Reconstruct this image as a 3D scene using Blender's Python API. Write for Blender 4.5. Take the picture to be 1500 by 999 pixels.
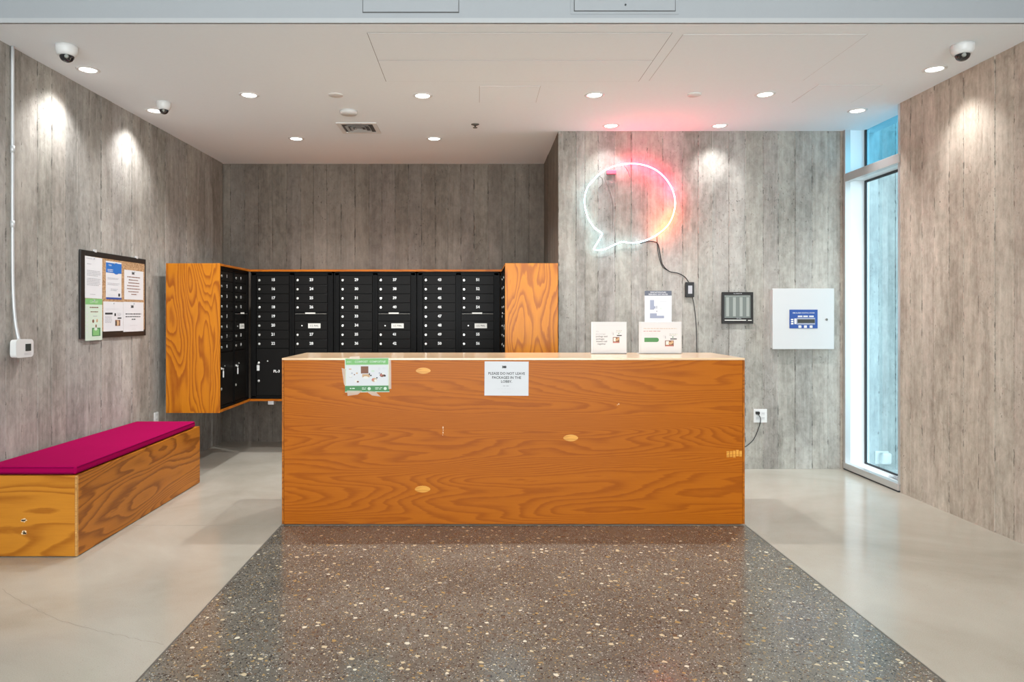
import bpy, bmesh, math, random
from mathutils import Vector, Matrix
for o in list(bpy.data.objects): bpy.data.objects.remove(o)
random.seed(7)
SC = bpy.context.scene
COL = SC.collection
PI = math.pi
# ------------------------------------------------------------ camera
F, VX, VY, H = 1040.0, 698.0, 461.0, 1.327          # focal length (px), vanishing point, camera height
CH = H + 1.58                                        # lobby ceiling height
cd = bpy.data.cameras.new('camera'); cam = bpy.data.objects.new('camera', cd); COL.objects.link(cam)
cam.location = (0, 0, H); cam.rotation_euler = (PI/2, 0, 0)
cd.sensor_width = 36; cd.lens = F/1500*36
cd.shift_x = (750-VX)/1500; cd.shift_y = -(499.5-VY)/1500; cd.clip_start = .05
SC.camera = cam
# ------------------------------------------------------------ world + big lights + exposure
SC.view_settings.view_transform = 'Standard'; SC.view_settings.look = 'None'
SC.view_settings.gamma = 1; SC.view_settings.use_curve_mapping = False
SC.view_settings.exposure = 0.0
w = bpy.data.worlds.new('sky'); SC.world = w; w.use_nodes = True
bg = w.node_tree.nodes['Background']; bg.inputs[0].default_value = (.86, .94, 1, 1); bg.inputs[1].default_value = 4.2
def area(name, loc, rot, sx, sy, power, color):
    l = bpy.data.lights.new(name, 'AREA'); l.shape = 'RECTANGLE'; l.size = sx; l.size_y = sy
    l.energy = power; l.color = color
    o = bpy.data.objects.new(name, l); COL.objects.link(o); o.location = loc; o.rotation_euler = rot
    return o
area('daylight_from_street_windows', (0, -3.3, 1.45), (math.radians(97), 0, 0), 5.0, 2.6, 225, (.90, .96, 1))
area('hall_fill_light', (0.2, 1.0, 3.72), (0, 0, 0), 4.2, 3.6, 36, (.98, .98, 1))  # unseen fill light added above the hall
SPOT_W, SPOT_IN = 62, 100
# ------------------------------------------------------------ material helpers
def nm(name):
    m = bpy.data.materials.new(name); m.use_nodes = True
    nt = m.node_tree; return m, nt, nt.nodes['Principled BSDF']
def lk(nt, a, b): nt.links.new(a, b)
def val(nt, op, a, b=None, c=None, clamp=False):
    n = nt.nodes.new('ShaderNodeMath'); n.operation = op; n.use_clamp = clamp
    for i, v in enumerate((a, b, c)):
        if v is None: continue
        if isinstance(v, (int, float)): n.inputs[i].default_value = v
        else: lk(nt, v, n.inputs[i])
    return n.outputs[0]
def noise(nt, vec, scale=5, detail=3, rough=.5, dist=0, w4=None):
    n = nt.nodes.new('ShaderNodeTexNoise'); n.inputs['Scale'].default_value = scale
    n.inputs['Detail'].default_value = detail; n.inputs['Roughness'].default_value = rough
    n.inputs['Distortion'].default_value = dist
    if w4 is not None:
        n.noise_dimensions = '4D'; lk(nt, w4, n.inputs['W'])
    lk(nt, vec, n.inputs['Vector']); return n.outputs['Fac']
def mapping(nt, vec, scale=(1,1,1), loc=(0,0,0), rot=(0,0,0)):
    n = nt.nodes.new('ShaderNodeMapping'); n.inputs['Scale'].default_value = scale
    n.inputs['Location'].default_value = loc; n.inputs['Rotation'].default_value = rot
    lk(nt, vec, n.inputs['Vector']); return n.outputs[0]
def ramp(nt, fac, stops, interp='LINEAR'):
    n = nt.nodes.new('ShaderNodeValToRGB'); cr = n.color_ramp; cr.interpolation = interp
    while len(cr.elements) < len(stops): cr.elements.new(.5)
    for e, (p, c) in zip(cr.elements, stops):
        e.position = p; e.color = (*c, 1) if len(c) == 3 else c
    lk(nt, fac, n.inputs[0]); return n.outputs[0]
def mixc(nt, fac, a, b, mode='MIX'):
    n = nt.nodes.new('ShaderNodeMix'); n.data_type = 'RGBA'; n.blend_type = mode
    for i, v in ((0, fac), (6, a), (7, b)):
        if isinstance(v, (int, float)): n.inputs[i].default_value = v
        elif isinstance(v, tuple): n.inputs[i].default_value = (*v, 1)
        else: lk(nt, v, n.inputs[i])
    return n.outputs[2]
def bump(nt, bsdf, h, strength=.3, dist=.01):
    n = nt.nodes.new('ShaderNodeBump'); n.inputs['Strength'].default_value = strength
    n.inputs['Distance'].default_value = dist; lk(nt, h, n.inputs['Height']); lk(nt, n.outputs[0], bsdf.inputs['Normal'])
def flat(name, c, rough=.5, metal=0, spec=.5, coat=0, grain=0.0):
    m, nt, b = nm(name)
    b.inputs['Base Color'].default_value = (*c, 1); b.inputs['Roughness'].default_value = rough
    b.inputs['Metallic'].default_value = metal; b.inputs['Specular IOR Level'].default_value = spec
    b.inputs['Coat Weight'].default_value = coat
    tc = nt.nodes.new('ShaderNodeTexCoord')
    n = noise(nt, tc.outputs['Object'], 40, 4)
    if grain:
        lk(nt, mixc(nt, n, tuple(x*(1-grain) for x in c), tuple(min(1, x*(1+grain)) for x in c)), b.inputs['Base Color'])
        bump(nt, b, n, .08, .002)
    return m
def concrete(name, dark, light, edge=.45, tint=None, rough=.75):
    m, nt, b = nm(name)
    geo = nt.nodes.new('ShaderNodeNewGeometry'); oi = nt.nodes.new('ShaderNodeObjectInfo')
    tc = nt.nodes.new('ShaderNodeTexCoord')
    pos = geo.outputs['Position']; wr = val(nt, 'MULTIPLY', oi.outputs['Random'], 40)
    fine = noise(nt, mapping(nt, pos, (95, 95, 3.5)), 1, 3, .6, .3, wr)
    mid = noise(nt, mapping(nt, pos, (16, 16, .9)), 1, 4, .6, .6, wr)
    blot = noise(nt, mapping(nt, pos, (3.4, 3.4, 1.0)), 1, 6, .66, .5)
    mott = noise(nt, mapping(nt, pos, (22, 22, 14)), 1, 5, .7, .4)
    s = val(nt, 'ADD', val(nt, 'MULTIPLY', fine, .16), val(nt, 'MULTIPLY', mid, .22))
    s = val(nt, 'ADD', s, val(nt, 'MULTIPLY', blot, .55)); s = val(nt, 'ADD', s, val(nt, 'MULTIPLY', mott, .37))
    c = ramp(nt, s, [(.50, dark), (.65, tuple((x+y)/2 for x, y in zip(dark, light))), (.80, light)])
    c = mixc(nt, 1.0, c, oi.outputs['Color'], 'MULTIPLY')
    # pale mineral streaks running down
    st = noise(nt, mapping(nt, pos, (10, 10, .5)), 1, 2, .5, .2, wr)
    stm = val(nt, 'MULTIPLY', ramp(nt, st, [(.62, (0,0,0)), (.74, (1,1,1))]), .25)
    c = mixc(nt, stm, c, tuple(min(1, x*1.25) for x in light))
    # crumbled joint edges, pits
    sx = nt.nodes.new('ShaderNodeSeparateXYZ'); lk(nt, tc.outputs['Object'], sx.inputs[0])
    ax = val(nt, 'ABSOLUTE', sx.outputs[0])
    cn = noise(nt, mapping(nt, pos, (28, 28, 11)), 1, 4, .7, .2)
    e = val(nt, 'ADD', ax, val(nt, 'MULTIPLY', val(nt, 'SUBTRACT', cn, .5), .45))
    em = ramp(nt, e, [(edge+.055, (0,0,0)), (edge+.085, (1,1,1))])
    near = ramp(nt, ax, [(.43, (0,0,0)), (.47, (1,1,1))])
    em = val(nt, 'MULTIPLY', em, near)
    finm = val(nt, 'MULTIPLY', ramp(nt, ax, [(.478, (0,0,0)), (.487, (1,1,1))]), val(nt, 'MULTIPLY', ramp(nt, noise(nt, mapping(nt, pos, (6, 6, 1.6)), 1, 3, .6, 0, wr), [(.48, (0,0,0)), (.54, (1,1,1))]), .6))
    c = mixc(nt, finm, c, tuple(min(1, x*1.15) for x in light))
    pit = ramp(nt, noise(nt, mapping(nt, pos, (70, 70, 45)), 1, 2, .5), [(.66, (0,0,0)), (.70, (1,1,1))])
    clus = ramp(nt, noise(nt, mapping(nt, pos, (3, 3, 1.5), (5, 3, 1)), 1, 3, .6), [(.5, (0,0,0)), (.7, (1,1,1))])
    pit = val(nt, 'MULTIPLY', pit, clus)
    dm = val(nt, 'MAXIMUM', val(nt, 'MULTIPLY', em, .62), val(nt, 'MULTIPLY', pit, .75))
    c = mixc(nt, dm, c, tuple(x*.30 for x in dark))
    lk(nt, c, b.inputs['Base Color']); b.inputs['Roughness'].default_value = rough
    b.inputs['Specular IOR Level'].default_value = .3
    h = val(nt, 'SUBTRACT', val(nt, 'ADD', val(nt, 'MULTIPLY', fine, .5), val(nt, 'MULTIPLY', mott, .5)), val(nt, 'MULTIPLY', dm, 1.6))
    bump(nt, b, h, .45, .008)
    return m
def plywood(name, light, dark, along='x', k=26, sc=(7, .9), rough=.38, coat=.25, seed=0, contrast=1.0, spec=.4):
    """contours of a stretched noise give the rotary-cut cathedral figure; Object coordinates in metres"""
    m, nt, b = nm(name)
    tc = nt.nodes.new('ShaderNodeTexCoord'); v = tc.outputs['Object']
    a, l = sc
    S = {'x': (l, a, a), 'y': (a, l, a), 'z': (a, a, l)}[along]
    n = noise(nt, mapping(nt, v, S, (seed, seed*2.3, seed*.7)), 1, 2.0, .38, .25)
    wob = noise(nt, mapping(nt, v, tuple(x*5 for x in S)), 1, 4, .65)
    saw = val(nt, 'FRACT', val(nt, 'MULTIPLY', val(nt, 'ADD', n, val(nt, 'MULTIPLY', wob, .035)), k))
    bands = ramp(nt, saw, [(0, (.0,.0,.0)), (.45, (.22,.22,.22)), (.80, (1,1,1)), (.90, (.9,.9,.9)), (1.0, (.0,.0,.0))])
    S2 = {'x': (6, 190, 190), 'y': (190, 6, 190), 'z': (190, 190, 6)}[along]
    fib = noise(nt, mapping(nt, v, S2), 1, 3, .6)
    big = noise(nt, mapping(nt, v, tuple(x*.5 for x in S), (3, 1, 9)), 1, 3, .5)
    f = val(nt, 'ADD', val(nt, 'MULTIPLY', bands, .42*contrast), val(nt, 'MULTIPLY', fib, .36))
    f = val(nt, 'ADD', f, val(nt, 'MULTIPLY', big, .42))
    mid = tuple((x*.6+y*.4) for x, y in zip(light, dark))
    c = ramp(nt, f, [(.30, light), (.58, mid), (.95, dark)])
    lk(nt, c, b.inputs['Base Color']); b.inputs['Roughness'].default_value = rough
    b.inputs['Coat Weight'].default_value = coat; b.inputs['Coat Roughness'].default_value = .12
    b.inputs['Specular IOR Level'].default_value = spec
    bump(nt, b, fib, .06, .002)
    return m
def terrazzo(name):
    m, nt, b = nm(name)
    geo = nt.nodes.new('ShaderNodeNewGeometry'); pos = geo.outputs['Position']
    jit = nt.nodes.new('ShaderNodeTexNoise'); jit.inputs['Scale'].default_value = 38; jit.inputs['Detail'].default_value = 2
    lk(nt, pos, jit.inputs['Vector'])
    vm = nt.nodes.new('ShaderNodeVectorMath'); vm.operation = 'MULTIPLY_ADD'; lk(nt, jit.outputs['Color'], vm.inputs[0])
    vm.inputs[1].default_value = (.016, .016, 0); lk(nt, pos, vm.inputs[2]); wp = vm.outputs[0]
    bn = noise(nt, pos, 1.2, 4, .6); bf = noise(nt, pos, 260, 3, .7)
    base = ramp(nt, val(nt, 'ADD', val(nt, 'MULTIPLY', bn, .5), val(nt, 'MULTIPLY', bf, .5)),
                [(.36, (.095, .087, .072)), (.5, (.150, .138, .114)), (.64, (.215, .20, .165))])
    def chips(scale, prob, rad, stops, cur, off):
        vo = nt.nodes.new('ShaderNodeTexVoronoi'); vo.inputs['Scale'].default_value = scale
        vo.voronoi_dimensions = '2D'
        lk(nt, mapping(nt, wp, (1, 1.0, 1), off), vo.inputs['Vector'])
        sp = nt.nodes.new('ShaderNodeSeparateColor'); lk(nt, vo.outputs['Color'], sp.inputs[0])
        on = val(nt, 'LESS_THAN', sp.outputs[0], prob)
        r = val(nt, 'MULTIPLY_ADD', sp.outputs[1], rad*.6, rad*.45)
        inside = val(nt, 'LESS_THAN', vo.outputs['Distance'], r)
        return mixc(nt, val(nt, 'MULTIPLY', on, inside), cur, ramp(nt, sp.outputs[2], stops, 'CONSTANT'))
    tan, cream, dk, br, wh, gr = (.40,.27,.11), (.62,.52,.34), (.035,.03,.028), (.13,.085,.055), (.66,.64,.58), (.25,.24,.21)
    c = chips(190, .36, .5, [(0, dk), (.45, wh), (.6, gr), (.8, tan)], base, (0,0,0))
    c = chips(85, .26, .44, [(0, dk), (.40, br), (.62, gr), (.84, cream), (.92, tan)], c, (3,1,0))
    c = chips(40, .10, .42, [(0, br), (.2, cream), (.5, tan), (.75, gr), (.85, (.75,.70,.55))], c, (7,2,0))
    lk(nt, c, b.inputs['Base Color']); b.inputs['Roughness'].default_value = .17
    b.inputs['Specular IOR Level'].default_value = .55
    return m
def pale_floor(name):
    m, nt, b = nm(name)
    geo = nt.nodes.new('ShaderNodeNewGeometry'); pos = geo.outputs['Position']
    a = noise(nt, pos, .9, 5, .6, .4); g = noise(nt, pos, 230, 3, .7)
    f = val(nt, 'ADD', val(nt, 'MULTIPLY', a, .65), val(nt, 'MULTIPLY', g, .35))
    c = ramp(nt, f, [(.34, (.32, .288, .228)), (.5, (.43, .395, .325)), (.66, (.51, .478, .405))])
    sp = ramp(nt, noise(nt, pos, 120, 2, .6), [(.66, (0,0,0)), (.72, (1,1,1))])
    cl = ramp(nt, noise(nt, pos, 1.3, 3, .6), [(.42, (0,0,0)), (.62, (1,1,1))])
    c = mixc(nt, val(nt, 'MULTIPLY', val(nt, 'MULTIPLY', sp, cl), .6), c, (.20, .15, .10))
    lk(nt, c, b.inputs['Base Color'])
    r = ramp(nt, a, [(.3, (.13,.13,.13)), (.7, (.22,.22,.22))]); lk(nt, r, b.inputs['Roughness'])
    b.inputs['Specular IOR Level'].default_value = .6
    return m
def fabric(name, c):
    m, nt, b = nm(name)
    tc = nt.nodes.new('ShaderNodeTexCoord')
    wv = noise(nt, mapping(nt, tc.outputs['Object'], (500, 500, 500)), 1, 2)
    big = noise(nt, tc.outputs['Object'], 3, 3)
    lk(nt, mixc(nt, val(nt, 'MULTIPLY_ADD', wv, .6, val(nt, 'MULTIPLY', big, .4)), tuple(x*.75 for x in c), tuple(x*1.2 for x in c)), b.inputs['Base Color'])
    b.inputs['Roughness'].default_value = .9; b.inputs['Specular IOR Level'].default_value = .04
    b.inputs['Sheen Weight'].default_value = .0
    bump(nt, b, wv, .25, .002); return m
def cork(name):
    m, nt, b = nm(name)
    tc = nt.nodes.new('ShaderNodeTexCoord'); n = noise(nt, tc.outputs['Object'], 130, 4, .7)
    lk(nt, ramp(nt, n, [(.35, (.20,.10,.045)), (.5, (.42,.25,.12)), (.65, (.60,.40,.22))]), b.inputs['Base Color'])
    b.inputs['Roughness'].default_value = .9; bump(nt, b, n, .3, .003); return m
def emit(name, c, s):
    m, nt, b = nm(name)
    b.inputs['Base Color'].default_value = (*c, 1); b.inputs['Emission Color'].default_value = (*c, 1)
    b.inputs['Emission Strength'].default_value = s; return m
M = {}
M['conc'] = concrete('board_formed_concrete_grey', (.185,.170,.148), (.46,.432,.388))
M['conc_shaded'] = concrete('board_formed_concrete_shaded', (.11,.092,.073), (.25,.217,.18))  # darker copy of the concrete, niche shade put into its colour
M['conc_warm'] = concrete('board_formed_concrete_warm', (.25,.205,.16), (.60,.525,.44))
M['conc_out'] = concrete('outdoor_concrete', (.28,.30,.30), (.55,.57,.56))
M['joint'] = flat('joint_mortar', (.17,.155,.135), .9, grain=.3)
M['ply_desk'] = plywood('orange_fir_plywood_horizontal', (.47,.128,.004), (.25,.050,.001), 'x', 52, (3.0, .30), seed=2, contrast=.8, coat=.03, spec=.15)
M['ply_side'] = plywood('orange_fir_plywood_side', (.47,.14,.008), (.22,.055,.002), 'y', 24, (3.4, .65), seed=5, coat=.06, spec=.25)
M['ply_top'] = plywood('fir_plywood_top_baked_sheen', (.86,.60,.36), (.72,.45,.24), 'x', 20, (5, .6), seed=3, rough=.3, coat=.8)  # grazing reflection on the lacquered top put into the base colour
M['ply_vert'] = plywood('amber_fir_plywood_vertical', (.58,.20,.006), (.31,.08,.003), 'z', 17, (5.0, 1.0), seed=8, contrast=1.25, coat=.06, spec=.25)
M['ply_bench'] = plywood('amber_fir_plywood_bench', (.54,.21,.018), (.30,.09,.006), 'x', 12, (4.2, 1.0), seed=4, contrast=1.1, coat=.06, spec=.25)
M['ply_bench_side'] = plywood('brown_fir_plywood_bench_side', (.46,.155,.012), (.20,.055,.003), 'y', 24, (3.6, .5), seed=11, contrast=1.2, coat=.06, spec=.25)
M['ply_edge'] = plywood('plywood_edge', (.62,.33,.10), (.28,.11,.02), 'x', 10, (60, 1), seed=1, coat=0)
M['patch'] = plywood('pale_wood_patch', (.78,.36,.045), (.52,.20,.015), 'x', 4, (40, 6), seed=9, coat=0)
M['scuff'] = flat('scuffed_bare_wood', (.72,.50,.28), .7, grain=.2)
M['terrazzo'] = terrazzo('dark_terrazzo'); M['pale'] = pale_floor('pale_polished_concrete')
M['strip'] = flat('divider_metal', (.16,.15,.13), .45, .5)
M['crack'] = flat('floor_crack', (.22,.19,.15), .9)
M['ceil'] = flat('ceiling_paint', (.80,.85,.875), .9, grain=.015)
M['gap'] = flat('panel_gap', (.20,.19,.18), .9)
M['softgap'] = flat('painted_panel_gap', (.52,.51,.49), .9)
M['hatchline'] = flat('hatch_line', (.10,.10,.10), .9)
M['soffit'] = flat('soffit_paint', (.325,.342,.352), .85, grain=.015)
M['white'] = flat('white_plastic', (.70,.70,.68), .4); M['whitemetal'] = flat('white_enamelled_metal', (.56,.56,.55), .35)
M['dome'] = flat('smoked_dome', (.015,.015,.017), .08, spec=.8)
M['alu'] = flat('brushed_aluminium', (.62,.61,.60), .35, .7); M['jamb'] = flat('white_window_frame', (.80,.83,.83), .5)
M['gasket'] = flat('black_gasket', (.02,.025,.03), .5)
M['blackframe'] = flat('black_frame', (.012,.011,.010), .45); M['cork'] = cork('cork')
M['boxmetal'] = flat('black_mailbox_metal', (.0045,.004,.0035), .45, .0, .10, grain=.15)
M['boxdoor'] = flat('black_mailbox_door', (.0065,.0055,.0045), .45, .0, .12, grain=.15)
M['chrome'] = flat('lock_chrome', (.75,.73,.68), .3, .85); M['num'] = flat('number_white', (.80,.80,.78), .6)
M['plate'] = flat('plate_cream', (.72,.70,.64), .6)
M['bead'] = flat('bead_paint', (.41,.42,.42), .85)
M['fab'] = fabric('magenta_felt', (.30,.0015,.062)); M['piping'] = fabric('magenta_piping', (.16,.001,.04))
M['paper'] = flat('paper_white', (.66,.66,.665), .8); M['paper_pale'] = flat('paper_pale', (.62,.62,.61), .8)
M['ink'] = flat('ink_black', (.03,.03,.03), .8); M['greyink'] = flat('ink_grey', (.42,.42,.44), .8); M['lightink'] = flat('ink_light_grey', (.62,.62,.63), .8)
M['blue'] = flat('ink_blue', (.015,.14,.46), .7); M['navy'] = flat('ink_navy', (.03,.07,.28), .7)
M['green'] = flat('ink_green', (.20,.45,.16), .7); M['dkgreen'] = flat('ink_dark_green', (.08,.24,.09), .7); M['mint'] = flat('paper_mint', (.56,.66,.54), .8)
M['brownink'] = flat('ink_brown', (.22,.10,.06), .7); M['tanink'] = flat('ink_tan', (.55,.36,.20), .7); M['redink'] = flat('ink_red', (.50,.18,.16), .7)
M['slate'] = flat('ink_slate', (.30,.32,.40), .7); M['darkslate'] = flat('ink_dark_slate', (.12,.13,.16), .7)
M['cable'] = flat('black_cable', (.012,.012,.012), .5); M['lcd'] = flat('lcd_dark', (.05,.055,.05), .25)
M['panelblue'] = flat('panel_blue', (.02,.07,.27), .4); M['greyglass'] = flat('grey_window_insert', (.17,.19,.175), .2)
M['palestrip'] = flat('pale_label_strip', (.30,.32,.29), .5)
M['conduit'] = flat('galvanised_conduit', (.60,.61,.61), .4, .3); M['leaf'] = flat('leaf_green', (.06,.13,.05), .6)
M['acrylic'] = flat('frosted_acrylic', (.60,.59,.58), .2)
M['ground'] = flat('outdoor_paving', (.45,.46,.45), .9, grain=.2)
M['lamp'] = emit('downlight_lens', (1, .98, .95), 5.5); M['reflector'] = flat('reflector', (.85,.85,.84), .15, .6)
M['redpart'] = flat('pink_neon_end_cap', (.65,.10,.16), .5)
def glassmat():
    m, nt, b = nm('window_glass')
    out = nt.nodes['Material Output']; tr = nt.nodes.new('ShaderNodeBsdfTransparent'); tr.inputs[0].default_value = (.78,.90,.93,1)
    gl = nt.nodes.new('ShaderNodeBsdfGlossy'); gl.inputs['Roughness'].default_value = .02
    fr = nt.nodes.new('ShaderNodeFresnel'); fr.inputs[0].default_value = 1.3
    mx = nt.nodes.new('ShaderNodeMixShader'); mx.inputs[0].default_value = .07; lk(nt, tr.outputs[0], mx.inputs[1]); lk(nt, gl.outputs[0], mx.inputs[2])
    lk(nt, mx.outputs[0], out.inputs[0]); return m
M['glass'] = glassmat()
def tintglass():
    m = glassmat(); m.name = 'blue_tinted_glass'
    for n in m.node_tree.nodes:
        if n.type == 'BSDF_TRANSPARENT': n.inputs[0].default_value = (.42,.73,.84,1)
    return m
M['glass_blue'] = tintglass()
def tapemat():
    m, nt, b = nm('clear_tape'); out = nt.nodes['Material Output']
    tr = nt.nodes.new('ShaderNodeBsdfTransparent'); mx = nt.nodes.new('ShaderNodeMixShader'); mx.inputs[0].default_value = .45
    b.inputs['Base Color'].default_value = (.85,.72,.58,1); b.inputs['Roughness'].default_value = .25
    lk(nt, tr.outputs[0], mx.inputs[1]); lk(nt, b.outputs[0], mx.inputs[2]); lk(nt, mx.outputs[0], out.inputs[0]); return m
M['tape'] = tapemat()
# ------------------------------------------------------------ geometry helpers
def bx(bm, x0, x1, y0, y1, z0, z1, mi=0):
    vs = [bm.verts.new(p) for p in ((x0,y0,z0),(x1,y0,z0),(x1,y1,z0),(x0,y1,z0),(x0,y0,z1),(x1,y0,z1),(x1,y1,z1),(x0,y1,z1))]
    for f in ((3,2,1,0),(4,5,6,7),(0,1,5,4),(1,2,6,5),(2,3,7,6),(3,0,4,7)):
        bm.faces.new([vs[i] for i in f]).material_index = mi
def box(*a): bm = bmesh.new(); bx(bm, *a); return bm
def bev(bm, w=.003, seg=2):
    bmesh.ops.bevel(bm, geom=list(bm.edges), offset=w, segments=seg, affect='EDGES', profile=.5); return bm
def mk(name, bm, mat, parent=None, smooth=False, loc=(0,0,0), rot=(0,0,0)):
    me = bpy.data.meshes.new(name); bm.normal_update(); bm.to_mesh(me); bm.free()
    for m in (mat if isinstance(mat, (list, tuple)) else [mat]): me.materials.append(M[m] if isinstance(m, str) else m)
    if smooth:
        for p in me.polygons: p.use_smooth = True
    o = bpy.data.objects.new(name, me); COL.objects.link(o); o.location = loc; o.rotation_euler = rot
    if parent: o.parent = parent
    return o
def tag(o, label, cat, group=None):
    o['label'] = label; o['category'] = cat
    if group: o['group'] = group
    return o
def thing(name, label, cat, loc=(0,0,0), rz=0, group=None):
    o = bpy.data.objects.new(name, None); COL.objects.link(o); o.location = loc; o.rotation_euler = (0,0,rz); o.empty_display_size = .1
    return tag(o, label, cat, group)
def struct(o, label=None):
    o['kind'] = 'structure'
    if label: o['label'] = label
    return o
def disc(bm, cx, cy, cz, r, n=24, axis='y', mi=0, rz=None):
    vs = []
    for i in range(n):
        a = 2*PI*i/n; u, v = r*math.cos(a), (rz or r)*math.sin(a)
        vs.append(bm.verts.new((cx+u, cy, cz+v) if axis == 'y' else (cx+u, cy+v, cz)))
    f = bm.faces.new(vs); f.material_index = mi; return f
def lathe(bm, prof, n=32, axis='z', c=(0,0,0), mi=0, closed=False):
    rings = []
    for r, h in prof:
        ring = []
        for i in range(n):
            a = 2*PI*i/n; u, v = r*math.cos(a), r*math.sin(a)
            p = (c[0]+u, c[1]+v, c[2]+h) if axis == 'z' else (c[0]+u, c[1]+h, c[2]+v)
            ring.append(bm.verts.new(p))
        rings.append(ring)
    for A, B in zip(rings, rings[1:]):
        for i in range(n):
            bm.faces.new((A[i], A[(i+1) % n], B[(i+1) % n], B[i])).material_index = mi
    for ring, fl in ((rings[0], True), (rings[-1], False)):
        try: bm.faces.new(ring[::-1] if fl else ring).material_index = mi
        except Exception: pass
    bmesh.ops.recalc_face_normals(bm, faces=bm.faces)
    return rings
def tube(bm, pts, r, n=8, closed=False, mi=0):
    pts = [Vector(p) for p in pts]; N = len(pts); rings = []
    ref = Vector((0, 1, 0))
    for i, p in enumerate(pts):
        a = pts[(i-1) % N] if (closed or i > 0) else p
        b = pts[(i+1) % N] if (closed or i < N-1) else p
        t = (b-a).normalized(); u = t.cross(ref)
        if u.length < .05: u = t.cross(Vector((1, 0, 0)))
        u.normalize(); v = t.cross(u)
        rings.append([bm.verts.new(p + r*(math.cos(2*PI*k/n)*u + math.sin(2*PI*k/n)*v)) for k in range(n)])
    rng = range(N if closed else N-1)
    for i in rng:
        A, B = rings[i], rings[(i+1) % N]
        for k in range(n): bm.faces.new((A[k], A[(k+1) % n], B[(k+1) % n], B[k])).material_index = mi
    if not closed:
        bm.faces.new(rings[0][::-1]); bm.faces.new(rings[-1])
    bmesh.ops.recalc_face_normals(bm, faces=bm.faces)
    return rings
def smooth_pts(pts, closed=False, sub=6):
    pts = [Vector(p) for p in pts]; N = len(pts); out = []
    for i in range(N if closed else N-1):
        g = lambda j: pts[j % N] if closed else pts[max(0, min(N-1, j))]
        p0, p1, p2, p3 = g(i-1), g(i), g(i+1), g(i+2)
        for k in range(sub):
            t = k/sub
            out.append(.5*((2*p1)+(-p0+p2)*t+(2*p0-5*p1+4*p2-p3)*t*t+(-p0+3*p1-3*p2+p3)*t**3))
    if not closed: out.append(pts[-1])
    return out
def P(px, py, Y): return Vector(((px-VX)/F*Y, Y, H-(py-VY)/F*Y))
def PC(px, py):                                        # pixel -> point on the lobby ceiling
    Y = 1.58*F/(VY-py); return Vector(((px-VX)/F*Y, Y, CH))
_tc = {}
def text_mesh(s, size, off=0.0, align='CENTER'):
    k = (s, size, off, align)
    if k not in _tc:
        c = bpy.data.curves.new('lettering', 'FONT'); c.body = s; c.size = size; c.align_x = align; c.align_y = 'CENTER'; c.offset = off
        c.resolution_u = 2
        o = bpy.data.objects.new('lettering', c); COL.objects.link(o)
        bpy.context.view_layer.update()
        me = bpy.data.meshes.new_from_object(o.evaluated_get(bpy.context.evaluated_depsgraph_get()))
        bpy.data.objects.remove(o); _tc[k] = me
    return _tc[k]
def text_obj(name, s, size, mat, parent, x, y, z, off=0.0, sx=1.0):
    me = text_mesh(s, size, off)
    if not me.materials: me.materials.append(M[mat])
    o = bpy.data.objects.new(name, me); COL.objects.link(o); o.location = (x, y, z); o.rotation_euler = (PI/2, 0, 0); o.scale = (sx, 1, 1)
    o.parent = parent; return o
def add_text(bm, s, size, x, y, z, mi, off=0.0, sx=1.0, align='CENTER'):
    me = text_mesh(s, size, off, align)
    vs = [bm.verts.new((x+v.co.x*sx, y, z+v.co.y)) for v in me.vertices]
    for p in me.polygons:
        try: bm.faces.new([vs[i] for i in p.vertices]).material_index = mi
        except Exception: pass
# ------------------------------------------------------------ shell: setting
NW, BW = 1.327*F/226, 1.58*F/221                        # neon wall depth, niche back wall depth
RX, NX = 3.16, .705                                     # right wall, niche side wall
LA = math.atan(.0296); LROT = PI/2 - LA
def LX(Y): return -2.744 + (Y-4.088)*.0296              # left wall plane
FRONT = -3.5; SOF = 1.58*F/427; UP = 3.85               # entrance hall behind the camera
unit = bmesh.new(); bx(unit, -.5, .5, 0, 1, 0, 1)
bmesh.ops.bevel(unit, geom=[e for e in unit.edges if abs(e.verts[0].co.x-e.verts[1].co.x) < .01 and abs(e.verts[0].co.y-e.verts[1].co.y) < .01 and e.verts[0].co.y < .1], offset=.012, segments=1, affect='EDGES')
strip_me = {}
for k in ('conc', 'conc_shaded', 'conc_warm', 'conc_out'):
    me = bpy.data.meshes.new('board_strip'); unit.to_mesh(me); me.materials.append(M[k]); strip_me[k] = me
unit.free()
def boards(wall, mat, x0, x1, z0, z1, joints=None, pitch=.141, seed=0, tone=(.86, 1.1), thick=.02):
    """board imprints cast in the concrete: one raised strip per formwork board; wall local frame: x right, y into the wall"""
    rnd = random.Random(seed)
    if joints is None:
        joints = [x0]
        while joints[-1] < x1 - pitch*1.4: joints.append(joints[-1] + pitch*rnd.uniform(.93, 1.07))
        joints.append(x1)
    for a, b in zip(joints, joints[1:]):
        o = bpy.data.objects.new('board_strip', strip_me[mat]); COL.objects.link(o); o.parent = wall
        d = rnd.choice((0, .001, .002, .003))
        o.location = ((a+b)/2, d, z0); o.scale = (b-a-.0020, thick-d, z1-z0)
        t = rnd.uniform(*tone); o.color = (t*rnd.uniform(.985, 1.015), t, t*rnd.uniform(.975, 1.015), 1)
# left wall
p0 = (LX(FRONT), FRONT, 0); Ll = (BW+.1-FRONT)/math.cos(LA)
wl = struct(mk('wall_left', box(0, Ll, .02, .25, 0, UP), 'joint', None, loc=p0, rot=(0,0,LROT)), 'grey board-formed concrete wall with bench, bulletin board and thermostat')
s0 = (2.6-FRONT)/math.cos(LA)
boards(wl, 'conc', s0, Ll-.13, 0, CH+.02, seed=3, tone=(.94, 1.05))
boards(wl, 'conc', 0, s0, 0, UP, pitch=.28, seed=4)
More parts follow.
